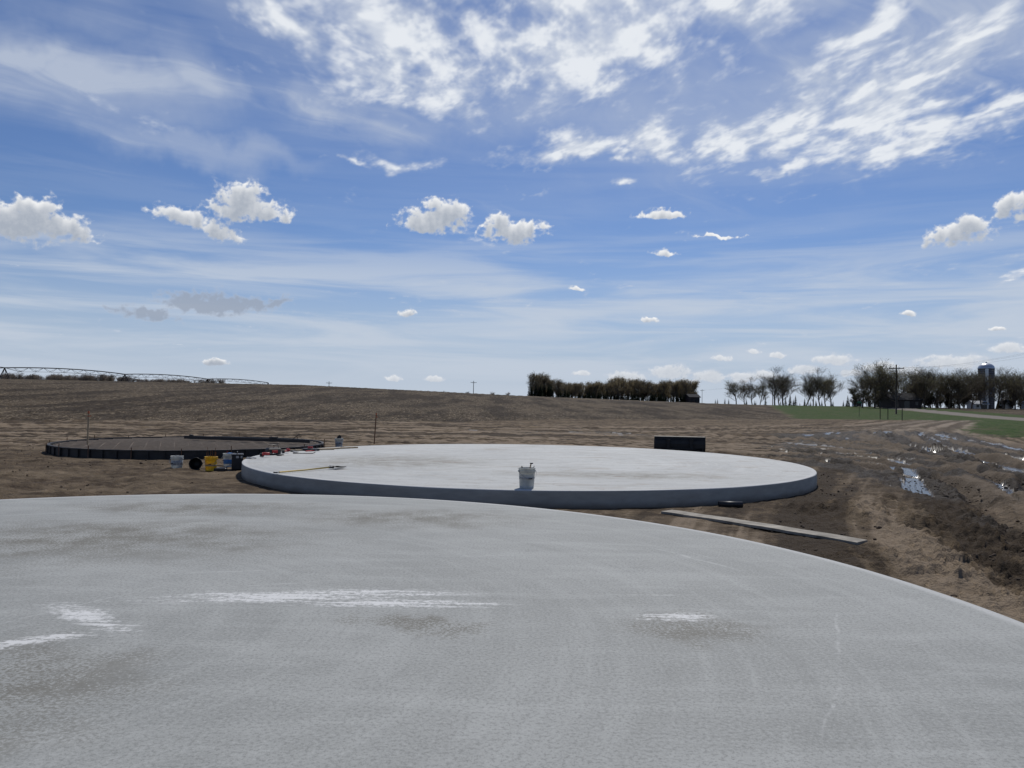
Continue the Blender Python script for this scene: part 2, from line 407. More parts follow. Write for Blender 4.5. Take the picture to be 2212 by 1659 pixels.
M=bpy.data.materials.new('ground_soil'); M.use_nodes=True; g=G(M.node_tree); b=g.n['Principled BSDF']
tc=g.new('ShaderNodeTexCoord').outputs['Object']
nL=g.noise(tc,.35,4,.6); nM=g.noise(tc,2.2,5,.70); nS=g.noise(tc,14,5,.72)
c=g.mix(g.mr(nM,.3,.72),(.058,.041,.027),(.155,.116,.074))
c=g.mix(g.m('MULTIPLY',g.mr(nL,.45,.65),.55),c,(.215,.165,.108))
bn_=g.m('ADD',g.attr('band'),g.m('MULTIPLY',g.m('SUBTRACT',nM,.5),.20))
c=g.mix(g.mr(bn_,.50,.62,0,.85),c,(.265,.207,.145))
c=g.mix(g.mr(bn_,.50,.39,0,.88),c,(.050,.037,.025))
c=g.mix(g.m('MULTIPLY',g.attr('drive'),g.mr(bn_,.38,.62,.35,.9)),c,(.25,.205,.155))
c=g.mix(g.m('MULTIPLY',g.attr('rut'),g.mr(nM,.3,.7,.3,.75)),c,(.055,.040,.027))
c=g.mix(g.mr(nS,.55,.8,0,.5),c,(.038,.028,.019))
c=g.mix(g.mr(nS,.42,.25,0,.45),c,(.22,.17,.12))
c=g.mix(g.m('MULTIPLY',g.attr('mud'),g.mr(nM,.2,.5,.7,1.)),c,g.mix(nS,(.014,.010,.007),(.050,.037,.026)))
c=g.mix(g.m('MULTIPLY',g.attr('rim'),.15),c,(.05,.040,.032))
fs=g.noise(g.map(tc,rot=(0,0,math.radians(-27)),sc=(1,.35,1)),5,4,.78); fL=g.noise(g.map(tc,rot=(0,0,math.radians(-27)),sc=(1,.2,1)),.20,6,.72); fM=g.noise(tc,.7,5,.75)
fc=g.mix(g.mr(fM,.3,.7),(.033,.025,.017),(.085,.064,.042))
fc=g.mix(g.mr(fs,.50,.62,0,.90),fc,(.245,.196,.132))
fc=g.mix(g.mr(fL,.46,.58,0,.75),fc,(.026,.019,.013))
fc=g.mix(g.mr(fL,.46,.34,0,.55),fc,(.130,.100,.067))
c=g.mix(g.attr('field'),c,fc)
gc=g.mix(g.mr(nM,.3,.7),(.020,.042,.008),(.052,.088,.018)); gc=g.mix(g.mr(nL,.45,.7,0,.7),gc,(.09,.078,.042))
c=g.mix(g.m('MULTIPLY',g.attr('grass'),g.mr(nS,.2,.45,.6,1)),c,gc)
c=g.mix(g.attr('road'),c,g.mix(nM,(.16,.142,.12),(.24,.215,.185)))
c=g.mix(g.attr('wet'),c,(.022,.017,.012))
g.l.new(c,b.inputs['Base Color'])
ro=g.mr(g.attr('mud'),0,1,.97,.70); ro=g.m('SUBTRACT',ro,g.m('MULTIPLY',g.attr('wet'),.52),clamp=True)
g.l.new(ro,b.inputs['Roughness']); g.l.new(g.mr(g.attr('wet'),0,1,.12,.35),b.inputs['Specular IOR Level'])
bn=g.new('ShaderNodeBump'); bn.inputs['Distance'].default_value=.12
h=g.m('ADD',g.m('MULTIPLY',nM,.7),g.m('MULTIPLY',nS,.5))
g.l.new(h,bn.inputs['Height']); g.l.new(g.mr(g.attr('wet'),0,.8,1.,.05),bn.inputs['Strength'])
g.l.new(bn.outputs[0],b.inputs['Normal'])
me.materials.append(M)

# ------------------------------------------------------------------ concrete slabs
def slab_mat(name,cA,cB,cen,bloc_white,bloc_damp,lines,dirt=.0,seed=0.,grain=1.,side=1.):
    M=bpy.data.materials.new(name); M.use_nodes=True; g=G(M.node_tree); b=g.n['Principled BSDF']
    geo_=g.new('ShaderNodeNewGeometry'); pos=geo_.outputs['Position']; nor=geo_.outputs['Normal']
    sn=g.new('ShaderNodeSeparateXYZ'); g.l.new(nor,sn.inputs[0]); top=g.mr(sn.outputs[2],.3,.8)
    p=g.map(pos,loc=(seed,seed,0))
    big=g.noise(p,.38,4,.6,.4); mid=g.noise(p,1.9,5,.68); st=g.noise(g.map(p,rot=(0,0,math.radians(12)),sc=(.35,2.2,1)),1.3,5,.68,.5)
    q=g.vm('SUBTRACT',pos,(cen[0],cen[1],0)); sq=g.new('ShaderNodeSeparateXYZ'); g.l.new(q,sq.inputs[0])
    rr=g.vm('LENGTH',g.vm('MULTIPLY',q,(1,1,0))); th=g.m('ARCTAN2',sq.outputs[1],sq.outputs[0])
    cq=g.new('ShaderNodeCombineXYZ'); g.l.new(g.m('MULTIPLY',rr,3.4),cq.inputs[0]); g.l.new(g.m('MULTIPLY',th,1.1),cq.inputs[1])
    sw=g.noise(cq.outputs[0],1.6,5,.66,.25)
    fine=g.noise(p,42,3,.78); grit=g.noise(p,120,1,.6)
    hi=tuple(min(.62,k*1.22) for k in cB)
    c=g.mix(g.mr(big,.35,.65),cA,cB)
    c=g.mix(g.mr(sw,.48,.66,0,.30),c,hi)
    c=g.mix(g.mr(sw,.44,.30,0,.28),c,tuple(k*.82 for k in cA))
    c=g.mix(g.mr(st,.46,.68,0,.40),c,hi)
    c=g.mix(g.mr(mid,.52,.72,0,.30),c,tuple(k*.78 for k in cA))
    c=g.mix(g.mr(fine,.50,.62,0,.50*grain),c,tuple(k*.62 for k in cA))
    c=g.mix(g.mr(fine,.46,.34,0,.42*grain),c,tuple(min(.7,k*1.3) for k in cB))
    c=g.mix(g.mr(grit,.60,.68,0,.32*grain),c,(.12,.115,.105))
    wc_=g.noise(pos,1.6,4,.68,0,True); wv=g.vm('SUBTRACT',wc_,(.5,.5,.5))
    wp=g.vm('MULTIPLY',g.vm('ADD',pos,g.vm('SCALE',wv,None,1.2)),(1,1,0))
    if bloc_damp:
        F_=g.blobs(wp,bloc_damp); f=g.m('MULTIPLY',g.mr(F_,1.5,.3),g.mr(g.m('ADD',g.m('MULTIPLY',fine,.6),g.m('MULTIPLY',mid,.4)),.44,.54,.12,.95))
        c=g.mix(f,c,(cA[0]*.60,cA[1]*.565,cA[2]*.51))
    if bloc_white:  # white residue streaks, with specular sheen painted into the base colour
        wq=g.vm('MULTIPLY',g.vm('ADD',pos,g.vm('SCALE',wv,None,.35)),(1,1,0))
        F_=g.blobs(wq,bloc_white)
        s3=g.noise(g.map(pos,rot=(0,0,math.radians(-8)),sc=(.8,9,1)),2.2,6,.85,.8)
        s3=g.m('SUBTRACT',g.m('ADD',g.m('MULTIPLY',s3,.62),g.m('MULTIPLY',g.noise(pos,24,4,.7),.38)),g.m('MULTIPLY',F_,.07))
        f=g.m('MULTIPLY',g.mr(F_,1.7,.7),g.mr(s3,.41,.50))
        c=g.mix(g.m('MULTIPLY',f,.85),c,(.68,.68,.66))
    if lines:
        wl=g.vm('MULTIPLY',g.vm('ADD',pos,g.vm('SCALE',wv,None,.10)),(1,1,0))
        F_=g.blobs(wl,lines); f=g.m('MULTIPLY',g.mr(F_,1,.2),g.mr(g.noise(pos,9,4,.7),.36,.62))
        c=g.mix(g.m('MULTIPLY',f,.45),c,(.56,.56,.54))
    if dirt:
        dn=g.noise(g.map(p,sc=(1,1.8,1)),.9,5,.7,.6); c=g.mix(g.mr(dn,.52,.70,0,dirt),c,(.28,.225,.165))
        dn2=g.noise(p,4,5,.75); c=g.mix(g.mr(dn2,.58,.66,0,dirt),c,(.19,.145,.105))
    c=g.mix(g.m('MULTIPLY',g.mr(g.m('ADD',rr,g.m('MULTIPLY',mid,.08)),cen[2]-.12,cen[2]-.02),.45),c,(.58,.58,.56))  # edge highlight along the slab rim, painted into the base colour
    spz=g.new('ShaderNodeSeparateXYZ'); g.l.new(pos,spz.inputs[0])
    sc_=g.mix(g.noise(g.map(pos,sc=(1.5,1.5,5)),1.5,5,.65),(.20,.20,.185),(.42,.42,.39))
    sc_=g.mix(g.mr(g.m('ADD',spz.outputs[2],g.m('MULTIPLY',mid,.12)),-.12,-.27,0,.75),sc_,(.13,.10,.07))
    c=g.mix(top,sc_,c)
    g.l.new(c,b.inputs['Base Color'])
    g.l.new(g.mr(big,.3,.7,.65,.8),b.inputs['Roughness']); b.inputs['Specular IOR Level'].default_value=.15
    bn=g.new('ShaderNodeBump'); bn.inputs['Strength'].default_value=.35; bn.inputs['Distance'].default_value=.010
    hh=g.m('ADD',g.m('MULTIPLY',fine,.5),g.m('ADD',mid,sw))
    g.l.new(hh,bn.inputs['Height']); g.l.new(bn.outputs[0],b.inputs['Normal'])
    return M
r_=math.radians
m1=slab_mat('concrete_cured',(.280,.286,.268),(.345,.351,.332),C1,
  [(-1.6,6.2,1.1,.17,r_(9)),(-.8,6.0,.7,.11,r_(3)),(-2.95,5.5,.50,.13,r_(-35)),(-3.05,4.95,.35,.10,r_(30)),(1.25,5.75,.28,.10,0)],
  [(-1.3,10.4,1.5,.8,0),(-4.5,8.6,2.2,1.3,0),(-2.9,4.1,.9,.8,0),(1.3,5.5,.4,.35,0),(-.7,5.45,.4,.2,0),(-4.4,11,1.8,.7,0),(-6,6,1.5,2,0)],
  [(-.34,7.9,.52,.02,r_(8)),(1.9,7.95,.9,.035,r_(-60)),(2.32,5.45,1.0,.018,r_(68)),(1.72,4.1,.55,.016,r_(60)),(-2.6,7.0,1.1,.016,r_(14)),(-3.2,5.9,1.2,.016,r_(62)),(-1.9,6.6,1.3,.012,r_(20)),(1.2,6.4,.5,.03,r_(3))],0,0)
m2=slab_mat('concrete_fresh',(.41,.415,.395),(.50,.505,.48),C2,None,[(-3,20,2.5,2,0),(2.5,17,2.5,.8,0)],
  [(1.5,20,2.2,.05,r_(70)),(-1,23,3,.05,r_(40)),(3,22,3,.05,r_(-30))],.42,31.,.5)
def slab(name,cx,cy,R,mt,thick=.42):
    prof=[(0,0),(R*.5,0),(R-.03,0),(R-.012,-.004),(R-.003,-.013),(R,-.03),(R+.004,-.15),(R,-.3),(R+.01,-thick)]
    v=[];f=[];n=320
    for k,(r,z) in enumerate(prof[1:]):
        for i in range(n):
            a=2*math.pi*i/n; w=0.004*math.sin(a*9+k)+.003*math.sin(a*23) if k>1 else 0
            v.append((cx+(r+w)*math.cos(a),cy+(r+w)*math.sin(a),z))
    for k in range(len(prof)-2):
        for i in range(n):
            j=(i+1)%n; f.append((k*n+j,k*n+i,(k+1)*n+i,(k+1)*n+j))
    v.append((cx,cy,0)); f+= [(len(v)-1,i,(i+1)%n) for i in range(n)]
    m=bpy.data.meshes.new(name); m.from_pydata(v,[],f); m.materials.append(mt)
    for p in m.polygons: p.use_smooth=True
    m.update(); return place(name,m)
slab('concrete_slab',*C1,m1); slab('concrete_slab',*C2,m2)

# ------------------------------------------------------------------ materials
white_pl=mat('bucket_plastic_white',(.62,.62,.57),.45,0,.15,9,0,.4,None,.3); yel_pl=mat('bucket_plastic_yellow',(.80,.53,.03),.42,0,.12,9,0,.4,None,.3)
blue=mat('label_blue',(.06,.20,.45),.5); grey_l=mat('label_grey',(.34,.34,.33),.6,0,.5,25); blk=mat('black_plastic',(.02,.02,.022),.5)
steel=mat('steel_wire',(.35,.35,.35),.4,.8); rust=mat('rebar_rust',(.16,.085,.05),.8); mudm=mat('dried_cement',(.42,.41,.38),.9,0,.3,12)
wood=mat('weathered_wood',(.36,.28,.18),.8,0,.3,6,.3); gwood=mat('grey_wood',(.27,.245,.20),.85,0,.45,4,.3); ylw=mat('yellow_handle',(.50,.36,.11),.5)
form=mat('form_steel_black',(.022,.021,.021),.6,.0,.5,3,.3); orange=mat('flag_orange',(.5,.14,.06),.7); red=mat('tool_red',(.40,.03,.03),.45)
lb=mat('loader_steel_dark',(.018,.018,.019),.6,.0,.6,2.5,.2); edge_s=mat('worn_steel',(.12,.11,.10),.5,.5)

def bucket(mb,body,band=None,band_z=(.10,.24),M_=None,fill=None):
    prof=[(0,0),(.128,0),(.132,.004),(.1325,.02)]
    for k in range(9): prof.append((.1325+.0155*k/8,.02+.27*k/8))
    prof+=[(.156,.292),(.156,.298),(.149,.300),(.1495,.318),(.157,.320),(.157,.326),(.150,.328),(.1515,.352),(.160,.354),(.161,.366),(.157,.370),(.147,.370),(.146,.35),(.128,.012),(0,.012)]
    mb.lathe(prof,36,body,M_)
    if band is not None:
        z0,z1=band_z; r=lambda z:.1325+.0155*(z-.02)/.27+.0022
        mb.lathe([(r(z0)-.001,z0),(r(z0),z0+.001),(r(z1),z1-.001),(r(z1)-.001,z1)],36,band,M_)
    for s in(-1,1): mb.box((s*.160,0,.315),(.022,.035,.035),body,0,M_,.4)
    pts=[(.168*math.cos(a),-.03-.158*math.sin(a)*.99,.315-.13*math.sin(a)) for a in [math.pi*k/16 for k in range(17)]]
    mb.tube(pts,.0035,6,5,M_); mb.tube([pts[7],pts[8],pts[9]],.011,8,3,M_)
    if fill is not None: mb.lathe([(0,.27),(.135,.26)],24,fill,M_)
BM=[white_pl,yel_pl,blue,blk,grey_l,steel,rust,mudm,wood,red]
mb=MB(); bucket(mb,0,4,(.17,.21),fill=7)
mb.tube([(.03,.02,.2),(.10,.05,.44)],.012,6,8); mb.tube([(-.05,.03,.2),(-.08,.06,.40)],.009,6,3); mb.box((.11,.055,.445),(.05,.04,.02),3)
mb.tube([(.06,-.05,.2),(.12,-.06,.41)],.007,6,5)
mb.obj('plastic_bucket',BM,(.30,14.2,0),.35)
mb=MB(); bucket(mb,0,4,(.14,.26)); mb.box((0,.03,.37),(.12,.05,.02),4); mb.obj('plastic_bucket',BM,(-8.62,19.9,GZ),-.3)
mb=MB(); bucket(mb,1,8,(.13,.17)); 
for k in range(7):
    a=k*1.1; mb.tube([(.08*math.cos(a),.08*math.sin(a),.05),(.12*math.cos(a+.4),.12*math.sin(a+.4),.48+.06*(k%3))],.006,5,6)
mb.obj('plastic_bucket',BM,(-7.72,19.85,GZ),.2)
mb=MB(); bucket(mb,0,2,(.09,.21)); mb.box((.03,0,.37),(.10,.12,.03),2,.3); mb.tube([(-.05,0,.1),(-.09,.02,.43)],.012,6,9); mb.obj('plastic_bucket',BM,(-7.72,21.1,GZ),-.5)
mb=MB(); bucket(mb,0,4,(.12,.2),fill=3); 
for k in range(5): mb.tube([(.03*k-.06,0,.3),(.03*k-.05,.02,.42),(.025*k-.02,.03,.50-.02*abs(k-2))],[.028,.024,.014],8,3)
mb.obj('plastic_bucket',BM,(-6.75,30.2,GZ),.4)
mb=MB(); bucket(mb,3); mb.obj('black_bucket',BM,(-8.22,20.2,GZ+.155),rot=(math.radians(86),0,math.radians(16)))
mb=MB(); mb.box((0,0,.19),(.28,.4,.38),0,0,None,.12); mb.box((0,0,.395),(.30,.42,.035),0,0,None,.3)
mb.tube([(-.0,-.12,.41),(0,-.12,.46),(0,.12,.46),(0,.12,.41)],.014,8,0); mb.box((0,-.212,.34),(.07,.02,.06),1); mb.box((.1,-.212,.34),(.04,.02,.06),1)
mb.obj('tool_case',[blk,steel],(-7.24,20.4,GZ),.35)
mb=MB(); mb.box((0,0,.04),(.36,.22,.08),0,0,None,.3); mb.tube([(-.15,0,.08),(-.1,0,.14),(.1,0,.14),(.15,0,.08)],.012,6,0); mb.obj('tool_tray',[blk],(-7.52,19.9,GZ),.2)

def drill(loc,rz):
    mb=MB(); mb.tube([(-.1,0,.09),(-.08,0,.09),(.08,0,.09),(.1,0,.09)],[.025,.036,.036,.028],12,0); mb.tube([(.1,0,.09),(.16,0,.09)],[.022,.012],10,1); mb.tube([(.16,0,.09),(.26,0,.09)],.005,6,2)
    mb.tube([(-.04,0,.07),(-.06,.13,.05)],[.02,.018],8,0); mb.box((-.07,.17,.05),(.11,.06,.09),1,0,None,.3); mb.obj('cordless_drill',[red,blk,steel],loc,rz)
drill((-6.55,20.6,0),.5); drill((-6.45,22.3,0),2.2)
mb=MB()
mb.box((0,0,.10),(.40,.22,.19),0,0,None,.35); mb.tube([(-.16,0,.18),(-.13,0,.28),(.13,0,.28),(.16,0,.18)],.012,8,0); mb.box((0,-.115,.10),(.16,.03,.08),1,0,None,.3)
mb.obj('tool_bag',[blk,red],(-6.62,21.45,0),.7)
mb=MB(); mb.tube([(0,0,.02),(.36,0,.02)],.014,8,0); mb.box((.38,0,.025),(.035,.14,.035),1,0,None,.3); mb.obj('hammer',[red,steel],(-6.1,22.9,0),1.1)
mb=MB(); mb.tube([(0,0,.02),(.55,.02,.02),(.62,.02,.05)],.011,8,0); mb.obj('pry_bar',[blk],(-6.2,21.9,0),.2)
mb=MB(); mb.box((0,0,.022),(2.4,.12,.042),0); mb.obj('wooden_board',[wood],(-5.75,24.1,0),math.radians(52))
mb=MB(); mb.box((0,0,.02),(1.7,.09,.038),0); mb.obj('wooden_board',[wood],(-6.2,23.5,.0),math.radians(38))
mb=MB(); mb.box((0,0,.035),(.45,.35,.07),0,0,None,.2); mb.tube([(0,0,.07),(0,0,.14),(-.45,-.1,.2)],.014,8,0); mb.lathe([(0,.13),(.07,.125),(.08,.1),(.08,.07)],16,1)
mb.obj('plate_compactor',[blk,red],(-6.1,23.4,.0),2.6)
for k,(x,y) in enumerate([(-6.75,20.0),(-6.35,21.2),(-5.4,24.9),(-6.5,22.8),(-6.3,22.5)]):
    mb=MB(); 
    for q in range(4): mb.tube([(0,q*.022-.03,.02),(.07,q*.024-.035,.03),(.14,q*.028-.04,.012)],[.011,.012,.007],6,0)
    mb.box((-.05,0,.02),(.12,.1,.035),0,0,None,.4); mb.tube([(-.05,.04,.02),(.0,.1,.015)],[.014,.009],6,0)
    mb.obj('work_glove',[blk if k%2 else grey_l],(x,y,0),k*1.3)

mb=MB(); L=1.35
mb.tube([(0,0,.03),(L*.5,0,.035),(L,0,.05)],.017,10,0)
mb.tube([(L,0,.05),(L+.14,0,.045)],[.022,.026],10,1)
v=[];f=[]
for i in range(7):
    for j in range(6):
        x=L+.12+i*.05; y=(j-2.5)*.052; z=.02+.03*abs((j-2.5)/2.5)**2+.03*(1-i/6)**2
        v.append((x,y,z))
for i in range(6):
    for j in range(5): a=i*6+j; f.append((a,a+1,a+7,a+6))
v2=[(x,y,z+.006) for x,y,z in v]; o=len(v)
mb.add(v+v2,f+[tuple(k+o for k in reversed(q)) for q in f],1,None,True)
mb.tube([(-.1,-.05,.03),(-.1,.05,.03)],.014,8,1); mb.tube([(0,0,.03),(-.1,.05,.03)],.01,6,1); mb.tube([(0,0,.03),(-.1,-.05,.03)],.01,6,1)
mb.obj('square_shovel',[ylw,blk],(-4.85,16.15,0),math.atan2(1.35,.95))

def stake(loc,h,w,mt,rz,lean):
    mb=MB(); mb.box((0,0,h/2-.1),(w,.02,h+.2),0); mb.box((0,0,h*.97),(w*1.05,.024,.09),1); mb.box((0.03,-.014,h*.88),(.10,.003,.03),1,.3)
    mb.obj('survey_stake',[mt,orange],loc,rot=(0,lean,rz))
stake((-14.3,26.0,GZ),1.36,.05,wood,.2,.01); stake((-5.9,33.2,GZ),1.32,.045,rust,.1,.05)

mb=MB(); Wd=2.0
pr=[(.80,0.02),(.55,0),(.22,0),(.09,.05),(.02,.16),(0,.32),(.03,.46),(.10,.56),(.20,.60)]
v=[];f=[]
for sx in(-Wd/2,Wd/2):
    for (y,z) in pr: v.append((sx,y,z))
    for k,(y,z) in enumerate(pr):
        a=pr[max(k-1,0)];b_=pr[min(k+1,len(pr)-1)]; t=Vector((b_[0]-a[0],b_[1]-a[1])).normalized(); v.append((sx,y+t.y*.025,z+abs(t.x)*.025))
n=len(pr)
for k in range(n-1):
    f.append((k,k+1,2*n+k+1,2*n+k)); f.append((n+k+1,n+k,3*n+k,3*n+k+1))
mb.add(v,f,0)
for sx in(-Wd/2,Wd/2):
    e=.004 if sx>0 else -.004
    side=[(sx+e,y,z) for y,z in pr]; side2=[(sx+(.025 if sx<0 else -.025),y,z) for y,z in pr]
    mb.add(side+side2,[tuple(range(n)),tuple(range(2*n-1,n-1,-1))]+[(k,(k+1)%n,n+(k+1)%n,n+k) for k in range(n)],0)
mb.box((0,.84,.018),(Wd+.02,.16,.025),1)
for x in(-.45,.45): mb.box((x,-.03,.32),(.10,.06,.42),0,0,None,.2); mb.box((x,-.055,.50),(.16,.08,.05),0)
mb.box((0,.0,.585),(Wd,.08,.05),0); mb.box((0,-.025,.13),(1.1,.05,.05),0)
for x in(-.9,-.6,-.3,0,.3,.6,.9): mb.box((x,.03,.09),(.03,.08,.10),0)
mb.obj('loader_bucket',[lb,edge_s],(6.75,30.8,GZ),math.radians(-9))

mb=MB(); L=math.hypot(2.15,2.75)
v=[];f=[];N=14
for i in range(N+1):
    x=-L/2+L*i/N; z=.012*math.sin(i/N*3.1)+.003*math.sin(i*1.7)
    for (y,zz) in((-.145,0),(.145,.006),(.145,.044),(-.145,.038)): v.append((x,y,z+zz))
for i in range(N):
    for k in range(4): a=i*4+k;b_=i*4+(k+1)%4; f.append((a,b_,b_+4,a+4))
f+=[(3,2,1,0),(N*4,N*4+1,N*4+2,N*4+3)]
mb.add(v,f,0); mb.obj('wooden_plank',[gwood],(3.80,12.05,GZ+.012),math.atan2(-2.75,2.15))
mb=MB(); mb.lathe([(.045,-.22),(.055,-.22),(.055,.22),(.045,.22),(.045,-.22)],18,0); mb.obj('pipe_offcut',[blk],(4.1,14.35,GZ+.06),rot=(0,math.radians(90),math.radians(-6)))

cx,cy,R=C3
mb=MB(); zt=-.03; n=180
prof=[(R,GZ-.05),(R+.05,GZ-.05),(R+.05,zt-.05),(R+.08,zt-.045),(R+.08,zt-.02),(R,zt-.02),(R,GZ-.05)]
mb.lathe(prof,n,0,Matrix.Translation((cx,cy,0)),False)
for k in range(60):
    a=2*math.pi*k/60; mb.box((cx+(R+.07)*math.cos(a),cy+(R+.07)*math.sin(a),GZ+.10),(.05,.03,.28),0,a)
    if k%3==0: mb.tube([(cx+(R+.13)*math.cos(a),cy+(R+.13)*math.sin(a),GZ-.1),(cx+(R+.12)*math.cos(a),cy+(R+.12)*math.sin(a),.01+.02*(k%4))],.012,6,1)
mb.obj('foundation_form',[form,rust])
mb=MB()
k=-R+.2
while k<R:
    h_=math.sqrt(R*R-k*k)-.08
    z=GZ+.20
    def P_(u,w,zz): 
        a=math.radians(24); return (cx+u*math.cos(a)-w*math.sin(a),cy+u*math.sin(a)+w*math.cos(a),zz)
    mb.tube([P_(k,-h_,z),P_(k,0,z+.012),P_(k,h_,z)],.016,5,0,None,True,False); mb.tube([P_(-h_,k,z+.022),P_(0,k,z+.03),P_(h_,k,z+.022)],.016,5,0,None,True,False)
    k+=.45
mb.obj('rebar_mat',[mat('rebar_steel',(.34,.27,.20),.7)])
mb=MB(); mb.box((0,0,.0),(5.4,.09,.12),0,0,None,.2); mb.box((1.2,0,.09),(.3,.12,.06),0); mb.box((-2.4,0,.08),(.12,.1,.05),0)
mb.tube([(2.0,0,.06),(2.2,.05,.22),(2.9,.1,.26)],.014,6,0)
mb.obj('screed_beam',[blk],(-9.9,28.7,.035),math.atan2(-1.5,5.1))
mb=MB(); mb.box((0,0,.02),(2.2,.1,.04),0); mb.obj('wooden_board',[blk],(-8.0,24.7,GZ+.02),.3)

# loose soil clods
mb=MB(); rs=random.Random(5)
for k in range(2600):
    if k<2100: x=rs.uniform(2.8,16); y=rs.uniform(7.,22)
    else: x=rs.uniform(-22,-6); y=rs.uniform(15,30)
    if any(math.hypot(x-c_[0],y-c_[1])<c_[2]+.12 for c_ in(C1,C2,C3)): continue
    s=rs.uniform(.008,.024)*(1 if rs.random()<.93 else 1.8)
    v=[];N=6
    o=Vector((x,y,GZ+s*.2)); ph=rs.random()*6
    for zz,rr in((-.8,.7),(0,1),(.7,.65)):
        for i in range(N):
            a=ph+2*math.pi*i/N; q=rr*rs.uniform(.7,1.25); v.append(o+Vector((math.cos(a)*q*s*1.3,math.sin(a)*q*s,zz*s*.8)))
    v.append(o+Vector((0,0,s*.85)))
    f=[(L_*N+i,L_*N+(i+1)%N,(L_+1)*N+(i+1)%N,(L_+1)*N+i) for L_ in(0,1) for i in range(N)]+[(2*N+i,2*N+(i+1)%N,3*N) for i in range(N)]
    mb.add(v,f,0)
mb.obj('soil_clods',[mat('soil_clod',(.09,.064,.042),.95,0,.4,3,.4)])

# ------------------------------------------------------------------ trees
bark=mat('bark',(.12,.10,.08),.95,0,.3,1,0,.1); bud=mat('spring_buds',(.20,.185,.10),.9,0,.35,.5,0,.1,None,.5); needle=mat('conifer_needles',(.026,.038,.018),.9,0,.4,.6,0,.1,None,.2)
def bare_tree(seed,H=13,spread=.8,budn=3,NB=(9,6,5,4),bs=(.05,.11),rmin=.022,t0=.22):
    rs=random.Random(seed); mb=MB()
    def br(p,d,L,r,lev):
        pts=[p];rr=[r];q=Vector(p);dd=Vector(d); ns=3 if lev<3 else 2
        for i in range(ns):
            dd=(dd+Vector((rs.gauss(0,.14),rs.gauss(0,.14),rs.gauss(.06,.08)))).normalized(); q=q+dd*L/ns; pts.append(q.copy()); rr.append(max(r*(1-.55*(i+1)/ns),rmin*.7))
        mb.tube(pts,rr,5 if lev==0 else 3,0,None,True,False)
        if lev>=4:
            for k in range(budn):
                c_=pts[-1-(k%2)]+Vector((rs.gauss(0,.25),rs.gauss(0,.25),rs.gauss(0,.25))); s=rs.uniform(*bs)
                a=Vector((rs.gauss(0,1),rs.gauss(0,1),rs.gauss(0,1))).normalized()*s; b_=a.orthogonal().normalized()*s*.7
                mb.add([c_-a,c_+b_,c_+a,c_-b_],[(0,1,2,3)],1)
            return
        for k in range(NB[lev]):
            t=rs.uniform(.30,1) if lev else t0+(1-t0)*(k+rs.random())/NB[0]
            s=min(int(t*ns),ns-1); bp=pts[s].lerp(pts[s+1],t*ns-s)
            a=rs.uniform(0,6.28) if lev else k*2.4+rs.random(); out=Vector((math.cos(a),math.sin(a),0))
            tilt=rs.uniform(.45,1.0)*spread*(1.3-.6*t) if lev<2 else rs.uniform(.3,.95)
            nd=(dd*math.cos(tilt)+out*math.sin(tilt)+Vector((0,0,.12))).normalized()
            br(bp,nd,L*rs.uniform(.54,.80)*(1 if lev else .92),max(r*.5*rs.uniform(.7,1),rmin),lev+1)
    br(Vector((0,0,-.3)),Vector((0,0,1)),H*.5,H*.020,0)
    return mb
def conifer(seed,H=9):
    rs=random.Random(seed); mb=MB(); mb.tube([(0,0,0),(0,0,H)],[.16,.02],5,0)
    for k in range(230):
        t=rs.random()**.8; z=H*(.06+.93*t); L=(1-t)*H*.24*rs.uniform(.6,1.15)+.15; a=rs.uniform(0,6.28); w=L*.28
        o=Vector((math.cos(a),math.sin(a),0)); s=Vector((-o.y,o.x,0)); p=Vector((0,0,z))
        mb.add([p,p+o*L*.5+s*w+Vector((0,0,-.1*L)),p+o*L+Vector((0,0,-.32*L)),p+o*L*.5-s*w+Vector((0,0,-.14*L))],[(0,1,2),(0,2,3)],1)
    return mb
TM=[b_.mesh('bare_tree',[bark,bud]) for b_ in (bare_tree(1,13,1.0),bare_tree(2,13,.85),bare_tree(3,12.5,1.1),bare_tree(4,13,.75))]
TH=[max(v.co.z for v in m.vertices) for m in TM]
rs=random.Random(11)
def T(px_a,d,H,v=None):
    x=px_a*d; k=v if v is not None else rs.randrange(4); z=gh(x,d)
    s=H/TH[k]
    place('bare_tree',TM[k],(x,d,z),rs.uniform(0,6.28),None,(s*rs.uniform(1.05,1.3),s*rs.uniform(1.05,1.3),s))
for a,d,H,v in [(.292,330,11,2),(.303,338,11.5,0),(.313,335,13,0),(.323,325,10,1),(.342,320,17,0),(.353,328,14.5,2),(.348,334,15,1),(.383,318,15,1),(.401,312,16.5,0),(.415,322,13,2),(.392,330,13.5,3),(.408,328,14,1),
   (.456,262,13.5,0),(.472,258,17,1),(.487,262,16,0),(.502,255,15,2),(.520,262,15,1),(.538,258,14.5,0),(.553,268,15.5,3),(.568,262,14,2),(.583,258,14.5,0),(.598,270,14.5,1),(.612,262,13.5,2),(.640,258,15,0),(.655,262,14.5,3),(.668,255,14,1),(.690,262,14.5,0),(.575,285,15,3),(.605,290,15,1),(.63,285,15,2),(.545,285,15,2),(.515,290,14,0),(.465,290,14,2),(.482,285,15,0),(.65,290,15,1),(.678,285,15,2),(.53,295,15,1)]:
    T(a,d,H,v)
